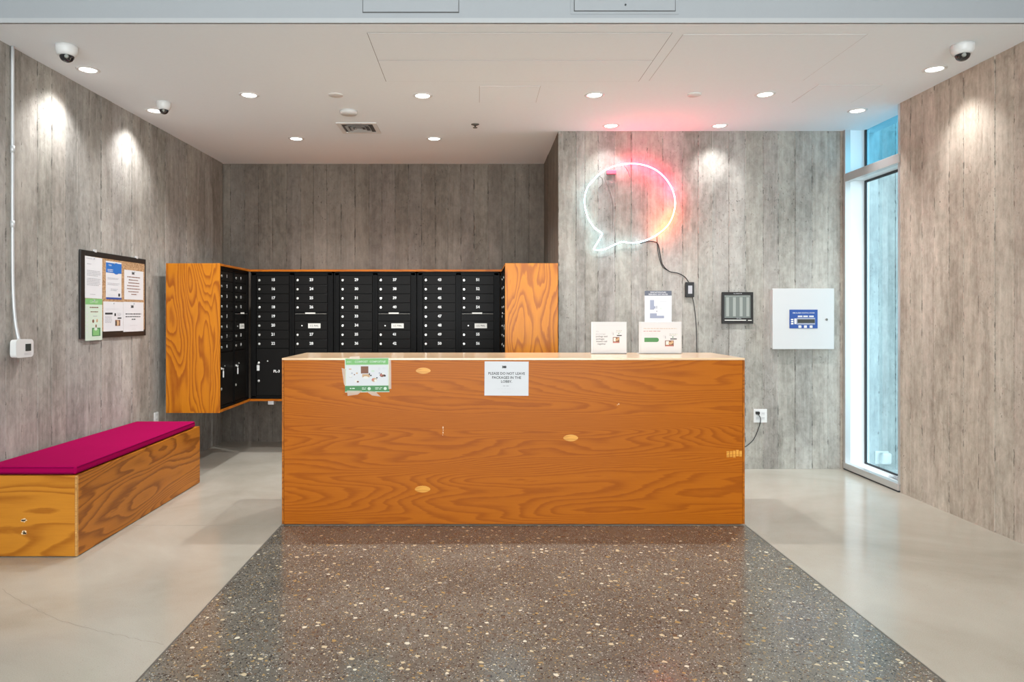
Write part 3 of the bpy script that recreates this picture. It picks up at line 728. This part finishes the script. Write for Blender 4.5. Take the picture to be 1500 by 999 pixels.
# sign on the desk front
def PF(px, py, Y): p = P(px, py, Y); return p
sg = sheet('notice_sign', 'white notice asking not to leave packages, taped to the desk front', 'sign', 64.5/s, 50/s, P(742, 554.5, DY-.0015), 0, [
    ('t', '388', .445, .835, .020, 'ink', .0012, .9), ('r', .53, .62, .85, .856, 'lightink'),
    ('t', 'PLEASE DO NOT LEAVE', .5, .645, .0225, 'ink', .0003, .98), ('t', 'PACKAGES IN THE', .5, .525, .0225, 'ink', .0003, .98), ('t', 'LOBBY.', .5, .41, .0225, 'ink', .0003, .98),
    ('l', .42, .56, .26, .31, 1, 'greyink', 1), ('l', .29, .72, .18, .22, 1, 'lightink', 1), ('l', .40, .60, .07, .12, 1, 'lightink', 1)], tilt=.006)
# green recycling sheet
gp = sheet('compost_sheet', 'green bordered recycling guide sheet with food pictures taped to the desk front', 'sign', 65/s, 50/s, P(537.8, 549.5, DY-.0015), 0, [
    ('r', .03, .97, .20, .79, 'paper'), ('r', .02, .98, .80, .985, 'green'), ('t', 'ABC', .10, .89, .016, 'mint'), ('t', 'COMPOST', .37, .89, .0175, 'mint', .0004), ('t', 'COMPOSTAJE', .74, .89, .0165, 'mint', .0004),
    ('r', .015, .985, .80, .81, 'mint'), ('r', 0, 1, .02, .19, 'dkgreen'), ('l', .11, .27, .08, .15, 1, 'mint'), ('l', .38, .49, .07, .15, 2, 'mint'), ('l', .68, .85, .07, .15, 2, 'mint'),
    ('e', .545, .105, .036, 'mint'), ('e', .905, .105, .036, 'mint'),
    ('r', .36, .53, .55, .76, 'brownink'), ('r', .39, .56, .44, .53, 'tanink'), ('r', .54, .565, .50, .56, 'ink'), ('r', .57, .60, .47, .51, 'ink'), ('e', .47, .43, .06, 'plate', .03),
    ('e', .12, .68, .035, 'tanink', .012), ('e', .16, .56, .018, 'greyink'), ('e', .215, .52, .014, 'brownink'), ('e', .27, .56, .022, 'tanink', .016), ('r', .10, .16, .44, .455, 'greyink'), ('e', .13, .47, .03, 'plate', .02),
    ('e', .26, .33, .045, 'plate', .03), ('e', .29, .31, .026, 'brownink', .02), ('e', .66, .36, .062, 'tanink', .045), ('e', .69, .34, .03, 'plate', .03), ('e', .63, .37, .02, 'redink', .03), ('e', .72, .42, .018, 'ink', .014),
    ('e', .84, .50, .055, 'brownink', .045), ('e', .86, .54, .03, 'plate', .02), ('e', .82, .50, .02, 'redink'), ('e', .90, .48, .022, 'ink'), ('e', .78, .56, .02, 'slate', .012),
    ('e', .63, .62, .04, 'mint', .022), ('r', .75, .80, .65, .72, 'lightink'), ('e', .88, .70, .04, 'lightink', .015)], 'mint', tilt=-.008)
def tape(parent, pts, nme='tape_strip'):
    bm = bmesh.new(); bm.faces.new([bm.verts.new((x, -.0022, z)) for x, z in pts]); bmesh.ops.recalc_face_normals(bm, faces=bm.faces); mk(nme, bm, 'tape', parent)
a, b = 32.5/s, 25/s
tape(gp, [(-a+.02, b-.006), (-.045, b-.008), (-.045, b+.012), (-a+.035, b+.010)]); tape(gp, [(-a-.020, b-.06), (-a+.006, b-.07), (-a+.006, -b+.04), (-a-.006, -b+.05)])
tape(gp, [(-a+.012, -b+.012), (-.03, -b+.010), (-.06, -b-.014), (-a+.016, -b-.022)]); tape(gp, [(-.01, -b+.008), (.05, -b+.004), (.085, -b-.028), (.03, -b-.020)]); tape(gp, [(a-.006, b-.01), (a+.012, b-.012), (a+.012, -b+.02), (a-.006, -b+.02)])
# two acrylic holders standing on the counter
def holder(px0, px1, py0, label, marks, Y):
    sc = F/Y; w_, zb = (px1-px0)/sc, 1.054; h_ = H-(py0-VY)/sc-zb
    t = thing('sign_holder', label, 'sign holder', ((px0+px1)/2/sc-VX/sc, Y, zb), 0, 'paper sign holders on the desk')
    mk('stand_panel', bev(box(-w_/2, w_/2, 0, .004, 0, h_), .001, 1), 'acrylic', t)
    mk('foot', bev(box(-w_/2, w_/2, 0, .07, 0, .004), .001, 1), 'acrylic', t)
    sh = sheet('paper_insert', None, None, w_*.93, h_*.97, (w_*.015, -.001, h_*.505), 0, marks, parent=t)
pic = lambda x, y, k=1: [('r', x, x+.20*k, y, y+.19, 'brownink'), ('r', x+.02*k, x+.09*k, y+.05, y+.17, 'plate'), ('e', x+.12*k, y+.10, .045*k, 'tanink', .03), ('r', x+.14*k, x+.19*k, y+.10, y+.17, 'tanink'), ('r', x+.01*k, x+.19*k, y, y+.03, 'redink'),
                        ('r', x-.05*k, x+.02*k, y+.28, y+.37, 'lightink'), ('r', x, x+.02, y+.25, y+.33, 'greyink'), ('r', x+.10*k, x+.29*k, y+.35, y+.40, 'plate'), ('l', x+.10*k, x+.29*k, y+.33, y+.42, 2, 'greyink'), ('r', x+.12*k, x+.27*k, y+.225, y+.255, 'ink'), ('e', x+.18*k, y+.30, .016, 'dkgreen')]
holder(866, 918, 471.5, 'narrower white paper sign standing on the desk, left of the other one', [('l', .08, .92, .88, .91, 1, 'lightink', 1),
    ('t', 'We', .13, .70, .014, 'greyink'), ('t', 'encourage', .23, .62, .0165, 'greyink'), ('t', 'package and', .26, .54, .0165, 'ink'), ('t', 'packages', .22, .46, .0165, 'ink'), ('t', 'missed mail', .26, .38, .0165, 'ink'), ('t', 'together', .26, .30, .0165, 'ink'), *pic(.60, .33)], 4.96)
holder(936, 998.5, 471.5, 'wider white paper sign with a green arrow standing on the desk', [('l', .06, .94, .78, .81, 1, 'tanink', 1), ('l', .06, .50, .69, .73, 1, 'redink', 1), ('l', .08, .42, .55, .65, 3, 'lightink'),
    ('r', .08, .40, .36, .50, 'dkgreen'), ('e', .40, .43, .045, 'dkgreen', .052), *pic(.60, .22, 1.1)], 4.96)
# floor plan on the neon wall
SN = F/NW
sheet('floor_plan', 'white printed floor plan with a dark heading on the concrete wall', 'poster', 39.5/SN, 50/SN, P(964, 451, NW-.0005), 0, [('r', 0, 1, .86, 1, 'darkslate'), ('t', 'EVACUATION PLAN', .5, .955, .0165, 'paper', .0003, .9), ('t', 'EMERGENCY EXIT ROUTES', .5, .895, .0145, 'paper', .0003, .95),
    ('l', .18, .45, .80, .83, 1, 'lightink', 1), ('r', .20, .35, .45, .73, 'slate'), ('r', .35, .40, .48, .55, 'slate'), ('r', .2, .45, .20, .34, 'slate'), ('r', .45, .72, .20, .27, 'slate'), ('e', .45, .40, .03, 'greyink'), ('r', .42, .47, .48, .56, 'greyink'), ('r', .58, .62, .46, .50, 'mint'),
    *[('r', x, x+.008, z, z2, 'lightink') for x, z, z2 in ((.52,.32,.78), (.64,.55,.72), (.78,.3,.72), (.44,.6,.76))], *[('r', x, x2, z, z+.006, 'greyink' if i < 2 else 'lightink') for i, (x, x2, z) in enumerate(((.40,.60,.76), (.56,.80,.69), (.56,.78,.62), (.40,.78,.58), (.5,.78,.44)))]])
# ------------------------------------------------------------ bulletin board on the left wall
def LW(px, py, off=0.0):                               # pixel -> point on the left wall plane moved off by `off` into the room
    k = (px-VX)/F; Y = (-2.744-4.088*.0296+off)/(k-.0296); return Vector((k*Y, Y, H-(py-VY)/F*Y))
def board():
    a, b = LW(115, 367), LW(211, 379); y0, y1 = a.y, b.y; L = (y1-y0)/math.cos(LA); zc0, zc1 = 1.160, 1.775
    t = thing('bulletin_board', 'black framed cork bulletin board covered with papers on the left wall', 'bulletin board', (a.x+.002, y0, zc0), LROT)
    h = zc1-zc0; fw = .052
    mk('cork_panel', box(fw-.01, L-.02, -.012, -.0005, .03, h-.03), 'cork', t)
    for n, q in (('frame_bar', (0, fw, -.0135, 0, 0, h)), ('frame_bar', (L-.020, L, -.0135, 0, 0, h)), ('frame_bar', (fw, L-.020, -.0135, 0, 0, .048)), ('frame_bar', (fw, L-.020, -.0135, 0, h-.040, h))):
        mk(n, bev(box(*q), .003, 2), 'blackframe', t)
    for x in (.18, .76): mk('mirror_clip', box(x-.012, x+.012, -.0155, -.0, h-.006, h+.014), 'acrylic', t)
board()
def bpaper(px0, px1, py0, py1, label, marks, base='paper', off=.0140, name='pinned_paper', tilt=0):
    cx, cy = (px0+px1)/2, (py0+py1)/2; a, b, c = LW(px0, cy, off), LW(px1, cy, off), LW(cx, cy, off)
    m = (a+b)/2; w_ = (b-a).length; m.z = c.z; sc = F/m.y; h_ = (py1-py0)/sc; m.z = H-(cy-VY)/sc
    o = sheet(name, label, 'paper', w_, h_, m, LROT, marks, base, 'papers pinned on the bulletin board', tilt)
    bm = bmesh.new(); lathe(bm, [(.005, -.006), (.005, -.001), (.002, 0)], 10, 'y'); mk('push_pin', bm, 'greyink', o, loc=(0, -.001, h_/2-.012))
bpaper(124, 149.5, 376.5, 437, 'plain white typed letter, top left on the bulletin board', [('l', .08, .5, .93, .97, 1, 'greyink'), ('l', .12, .4, .80, .84, 1, 'greyink'), ('l', .12, .92, .53, .68, 4, 'greyink'), ('l', .12, .92, .30, .49, 5, 'greyink'), ('l', .3, .7, .08, .11, 1, 'greyink')], tilt=.01)
bpaper(155, 177.8, 383.5, 438.5, 'white flyer with blue heading, top middle on the bulletin board', [('r', 0, 1, .70, .96, 'blue'), ('e', .65, .82, .25, 'blue', .2), ('t', 'Hello', .26, .90, .02, 'paper'), ('l', .1, .5, .72, .80, 2, 'paper'), ('l', .1, .9, .52, .58, 2, 'greyink'), ('l', .1, .9, .37, .44, 2, 'greyink'), ('l', .3, .8, .22, .29, 2, 'greyink'), ('r', .78, .90, .08, .16, 'ink'), ('l', .1, .65, .08, .14, 2, 'lightink'), ('r', 0, 1, 0, .05, 'navy')])
bpaper(182, 209.8, 396.5, 439, 'white notice in seven centred text lines, top right on the bulletin board', [('t', '388', .44, .90, .028, 'ink', .001), *[('l', .5-wd/2, .5+wd/2, z-.035, z+.035, 1, 'brownink', 1) for z, wd in zip((.77,.67,.57,.47,.37,.27,.18), (.72,.56,.60,.72,.74,.6,.3))]])
bpaper(124.8, 149.6, 437.5, 498.5, 'green topped recycling guide overhanging the bulletin board frame', [('r', 0, 1, .86, 1, 'green'), ('t', 'COMPOST', .5, .92, .022, 'mint'), ('l', .25, .9, .76, .82, 1, 'brownink'), ('l', .3, .85, .66, .71, 1, 'brownink'), ('l', .45, .75, .56, .60, 1, 'greyink'), ('e', .45, .46, .06, 'brownink', .06), ('e', .68, .47, .05, 'tanink', .06), ('e', .62, .34, .04, 'brownink', .06), ('l', .08, .14, .15, .8, 7, 'lightink'),
    ('r', .38, .88, .10, .30, 'dkgreen'), ('r', .44, .80, .12, .27, 'green'), ('e', .60, .27, .10, 'mint', .05)], 'mint', off=.0158)
bpaper(151.3, 180.3, 442, 486.5, 'white flyer with small photo of parcels, bottom middle on the bulletin board', [('l', .08, .8, .74, .79, 1, 'lightink', 1), ('r', .08, .45, .58, .64, 'ink'), ('l', .08, .45, .30, .53, 6, 'greyink'), ('r', .54, .62, .53, .62, 'ink'), ('l', .68, .9, .52, .64, 3, 'greyink'), ('r', .70, .90, .44, .48, 'ink'), ('r', .58, .84, .20, .40, 'brownink'), ('e', .71, .30, .07, 'tanink', .08), ('r', .60, .66, .22, .36, 'ink')], off=.0146)
bpaper(180.6, 210, 442.5, 485.5, 'white package notice with three bold lines, bottom right on the bulletin board', [('t', '388', .42, .84, .028, 'ink', .001), ('l', .1, .9, .56, .63, 1, 'ink', 1), ('l', .1, .9, .47, .54, 1, 'ink', 1), ('l', .4, .62, .38, .45, 1, 'ink', 1), ('l', .32, .70, .18, .24, 1, 'lightink', 1), ('l', .4, .6, .06, .10, 1, 'lightink', 1)], off=.0152)
# ------------------------------------------------------------ thermostat, conduit, small plate on the left wall
def thermo():
    c = LW(31, 510, .03); sc = F/c.y
    c.y -= .02
    t = thing('thermostat', 'white wall thermostat with a dark screen at the end of the conduit', 'thermostat', (LX(c.y), c.y, c.z), LROT)
    bm = box(-.082, .074, -.070, -.034, -.053, .053)
    bmesh.ops.bevel(bm, geom=[e for e in bm.edges if abs(e.verts[0].co.y-e.verts[1].co.y) > .01], offset=.022, segments=4, affect='EDGES', profile=.5)
    mk('housing', bm, 'white', t)
    mk('screen', box(.0, .048, -.0725, -.069, -.016, .026), 'lcd', t)
    bm = bmesh.new()
    for z in (-.030, -.038): bx(bm, -.01, .05, -.0712, -.069, z, z+.002)
    mk('buttons', bm, 'greyink', t)
    mk('junction_box', bev(box(-.040, .040, -.04, .0, -.040, .036), .004), 'strip', t)
    a = LW(18.5, 70, .012); y = a.y; x = LX(y)+.012
    dy = c.y-.052-y
    bm = bmesh.new(); tube(bm, smooth_pts([(x, y, CH), (x, y, 2.4), (x, y, 1.9), (x, y+.004, 1.5), (x+.004, y+.018, 1.22+.07), (LX(y+.03)+.03, y+.03, c.z+.040)], sub=4), .0095, 10)
    o = mk('conduit', bm, 'conduit', None, True); tag(o, 'thin pale conduit running from the ceiling down to the thermostat', 'conduit')
    for z in (2.3, 1.86):
        bm = bmesh.new(); lathe(bm, [(.0125, -.02), (.0125, .02)], 12); mk('coupling', bm, 'conduit', o, True, loc=(x, y, z))
thermo()
def plate(c, rz, label, w_=.07, h_=.115, duplex=1):
    t = thing('outlet', label, 'outlet', c, rz)
    mk('cover_plate', bev(box(-w_/2, w_/2, -.006, .002, -h_/2, h_/2), .002), 'white', t)
    for k in range(duplex):
        x = (k-(duplex-1)/2)*.046
        for z in (.02, -.02):
            rc = mk('socket', bev(box(x-.016, x+.016, -.0072, -.005, z-.014, z+.014), .001, 1), 'paper_pale', t)
            bm = bmesh.new()
            for q in (-.006, .006): bx(bm, x+q-.001, x+q+.001, -.0078, -.0071, z-.003, z+.006)
            mk('slots', bm, 'ink', rc)
c = LW(228.5, 611); plate(c, LROT, 'small white outlet low on the left wall above the bench end', .07, .08, 1)
c = P(1113.5, 609, NW); plate(c, 0, 'white double outlet with a black plug beside the desk', .114, .116, 2)
def plugcord():
    q = P(1108.5, 605, NW-.008)
    t = thing('plug_cord', 'black plug and cord running from the outlet behind the desk', 'cord', q)
    mk('plug', bev(box(-.012, .018, -.028, 0, -.010, .014), .004), 'cable', t)
    pts = [P(1111, 607, NW-.03), P(1114, 613, NW-.028), P(1113, 622, NW-.02), P(1106, 640, NW-.02), P(1099, 649, NW-.02), P(1088, 656, NW-.04), P(1060, 664, NW-.2), P(1030, 690, NW-.3)]
    bm = bmesh.new(); tube(bm, [p-q for p in smooth_pts(pts)], .0036, 8); mk('cord', bm, 'cable', t, True)
plugcord()
# ------------------------------------------------------------ fire annunciator and alarm panel on the neon wall
def annunciator():
    a, b = P(1056, 428, NW), P(1101.5, 474, NW); w_, h_ = b.x-a.x, a.z-b.z
    t = thing('annunciator', 'small black framed annunciator box with grey window strips', 'control panel', ((a.x+b.x)/2, NW, (a.z+b.z)/2))
    x, z = w_/2, h_/2; f = .020
    mk('back_box', box(-x+.006, x-.006, -.02, .003, -z+.006, z-.006), 'blackframe', t)
    bm = bmesh.new(); bx(bm, -x, x, -.030, -.018, -z, -z+f+.028); bx(bm, -x, x, -.030, -.018, z-f-.004, z); bx(bm, -x, -x+f, -.030, -.018, -z+f+.028, z-f-.004); bx(bm, x-f, x, -.030, -.018, -z+f+.028, z-f-.004)
    mk('frame', bm, 'blackframe', t)
    mk('window_insert', box(-x+f, x-f, -.022, -.0195, -z+f+.028, z-f-.004), 'greyglass', t)
    for k in range(4):
        xc = -x+f+.012+(w_-2*f)*(.07+.255*k); mk('label_strip', box(xc-.011, xc+.014, -.0235, -.0221, -z+f+.042, z-f-.024), 'palestrip', t)
    mk('header', box(-x+f+.004, x-f-.004, -.0235, -.0221, z-f-.018, z-f-.010), 'palestrip', t)
    bm = bmesh.new(); add_text(bm, 'ANNUNCIATOR', .010, 0, -.0305, z-.013, 0); add_text(bm, 'TROUBLE', .010, .01, -.0305, -z+.044, 0); mk('lettering', bm, 'lightink', t)
    mk('indicator_bar', box(-x+.022, x-.062, -.0312, -.0298, -z+.026, -z+.033), 'plate', t); mk('indicator_bar', box(x-.046, x-.014, -.0312, -.0298, -z+.025, -z+.031), 'plate', t)
annunciator()
def alarm():
    a, b = P(1127, 423, NW), P(1216, 511, NW); w_, h_ = b.x-a.x, a.z-b.z
    t = thing('alarm_panel', 'square white metal fire alarm cabinet with a blue keypad', 'control panel', ((a.x+b.x)/2, NW, (a.z+b.z)/2)); x, z = w_/2, h_/2
    mk('cabinet_body', box(-x+.008, x-.008, -.055, .003, -z+.008, z-.008), 'whitemetal', t)
    mk('door', bev(box(-x, x, -.068, -.054, -z, z), .003), 'whitemetal', t)
    bm = bmesh.new(); lathe(bm, [(.010, .002), (.010, -.004), (.006, -.006), (.001, -.006)], 16, 'y', (x-.064, -.068, -.005)); mk('key_lock', bm, 'strip', t)
    k = F/NW; cx, cy = 1171.5, 467
    X = lambda px: (px-cx)/k; Z = lambda py: -(py-cy)/k
    kp = mk('keypad', bev(box(X(1151.2), X(1191.8), -.073, -.067, Z(480.8), Z(453.6)), .001, 1), 'panelblue', t)
    bm = bmesh.new(); bx(bm, X(1161.5), X(1188), -.0750, -.0728, Z(475.3), Z(465.5)); mk('display_bezel', bm, 'slate', kp)
    mk('display', box(X(1162.5), X(1187.5), -.0760, -.0749, Z(473.0), Z(467.6)), 'lcd', kp)
    bm = bmesh.new()
    for px in (1163, 1171, 1179.5): bx(bm, X(px), X(px+6.5), -.0745, -.0728, Z(464.3), Z(462.4))
    for px in (1164, 1172, 1180.2): bx(bm, X(px), X(px+4), -.0748, -.0728, Z(480), Z(476.5))
    for py in (467, 470, 473): bx(bm, X(1153.2), X(1156.5), -.0748, -.0728, Z(py+2), Z(py))
    bx(bm, X(1158), X(1161), -.0748, -.0728, Z(474.5), Z(466.5)); mk('key_buttons', bm, 'plate', kp)['kind'] = 'stuff'
    bm = bmesh.new(); add_text(bm, 'FIRE ALARM CONTROL SYSTEM', .0125, 0, -.0735, Z(458.5), 0, .0003, 1.05); mk('lettering', bm, 'lightink', kp)
alarm()
# ------------------------------------------------------------ neon speech bubble
def neon():
    raw = [(90,430),(98,350),(125,285),(165,240),(205,200),(270,155),(350,125),(450,110),(560,118),(660,155),(740,220),(800,310),(826,410),(815,510),(775,600),(710,665),(620,720),(520,750),(450,752),(395,746),(330,770),(255,805),(200,812),(166,805),(176,782),(205,735),(231,684),(222,668),(170,630),(115,540)]
    Y = NW-.055; pts = [P(840+x/5.55, 220+y/5.55, Y) for x, y in raw]
    c = P(922, 298, NW); t = thing('neon_sign', 'speech bubble neon sign glowing white, pink and orange on the concrete wall', 'neon sign', c)
    sp = smooth_pts(pts, True, 5)
    bm = bmesh.new(); lay = bm.verts.layers.float_color.new('glow')
    rings = tube(bm, [p-c for p in sp], .0052, 10, True)
    white, pink, orange = Vector((.42,.86,1)), Vector((1,.035,.10)), Vector((1,.11,.012))
    N = len(rings)
    def colr(i):
        u = i/5.0                                       # raw index
        keys = [(0, white), (4.2, white), (6.0, pink*.8+white*.2), (7, pink), (11.5, pink), (13, orange), (15.2, orange), (16.6, white), (31, white)]
        for (a, ca), (b, cb) in zip(keys, keys[1:]):
            if a <= u <= b: f = (u-a)/(b-a); return ca*(1-f)+cb*f
        return white
    def stren(i):
        u = i/5.0; return 62 if 6 <= u <= 15.4 else 7
    for i, r in enumerate(rings):
        cc = colr(i)*stren(i)/10
        for v in r: v[lay] = (cc.x, cc.y, cc.z, 1)
    m, nt, b = nm('neon_tube_glow'); at = nt.nodes.new('ShaderNodeAttribute'); at.attribute_name = 'glow'
    lk(nt, at.outputs['Color'], b.inputs['Emission Color']); b.inputs['Emission Strength'].default_value = 18
    b.inputs['Base Color'].default_value = (.8,.8,.8,1)
    mk('neon_tube', bm, m, t, True)
    loc = lambda x, y, off=.0: P(840+x/5.55, 220+y/5.55, NW-off)-c
    for x, y in ((350,128), (800,315), (622,722), (180,640), (128,290)):
        p = loc(x, y, .0); bm = bmesh.new(); lathe(bm, [(.006, 0), (.004, -.008), (.004, -.050)], 10, 'y', tuple(p)); mk('standoff', bm, 'acrylic', t)
    for (x, y, x2, y2) in ((268,178,345,190),):
        a, b2 = loc(x, y), loc(x2, y2); mk('tube_end_cap', bev(box(a.x, b2.x, -.022, .001, a.z-.022, a.z+.014), .004), 'redpart', t)
    bm = bmesh.new(); tube(bm, smooth_pts([loc(262,190,.01), loc(258,240,.006), loc(290,320,.005), loc(318,420,.005), loc(320,560,.005), loc(318,640,.005)]), .0016, 6); mk('inner_wire', bm, 'strip', t)
    bm = bmesh.new(); tube(bm, smooth_pts([loc(415,130,.05), loc(440,165,.02), loc(460,215,.004)]), .0022, 6); mk('inner_wire', bm, 'redpart', t)
    bm = bmesh.new(); tube(bm, smooth_pts([loc(205,205,.05), loc(232,230,.02), loc(238,270,.006), loc(205,310,.005)]), .0022, 6); mk('inner_wire', bm, 'strip', t)
    # cable, adapter, lower cord
    for nme, q, r in (('power_cord', [(545,758,.05), (610,742,.02), (660,745,.01), (690,770,.008), (705,850,.008), (725,930,.008), (780,985,.008), (850,1000,.008), (905,1030,.01), (938,1075,.02)], .0042),
                  ('power_cord', [(678,705,.05), (682,760,.01), (692,850,.007), (720,940,.005), (760,975,.005)], .0028),
                  ('power_cord', [(968,1195,.02), (985,1290,.008), (1000,1450,.006), (1003,1600,.006), (1004,1800,.006), (985,2000,.01), (970,2200,.02)], .0030)):
        bm = bmesh.new(); tube(bm, smooth_pts([loc(*p) for p in q]), r, 8); mk(nme, bm, 'cable', t, True)
    a, b2 = P(1003.2, 413.5, NW)-c, P(1015.3, 435.5, NW)-c
    ad = mk('power_adapter', bev(box(a.x, b2.x, -.034, .001, b2.z, a.z), .004), 'cable', t)
    mk('adapter_label', box(a.x+.018, b2.x-.018, -.0352, -.0335, b2.z+.03, a.z-.030), 'greyink', ad)
neon()
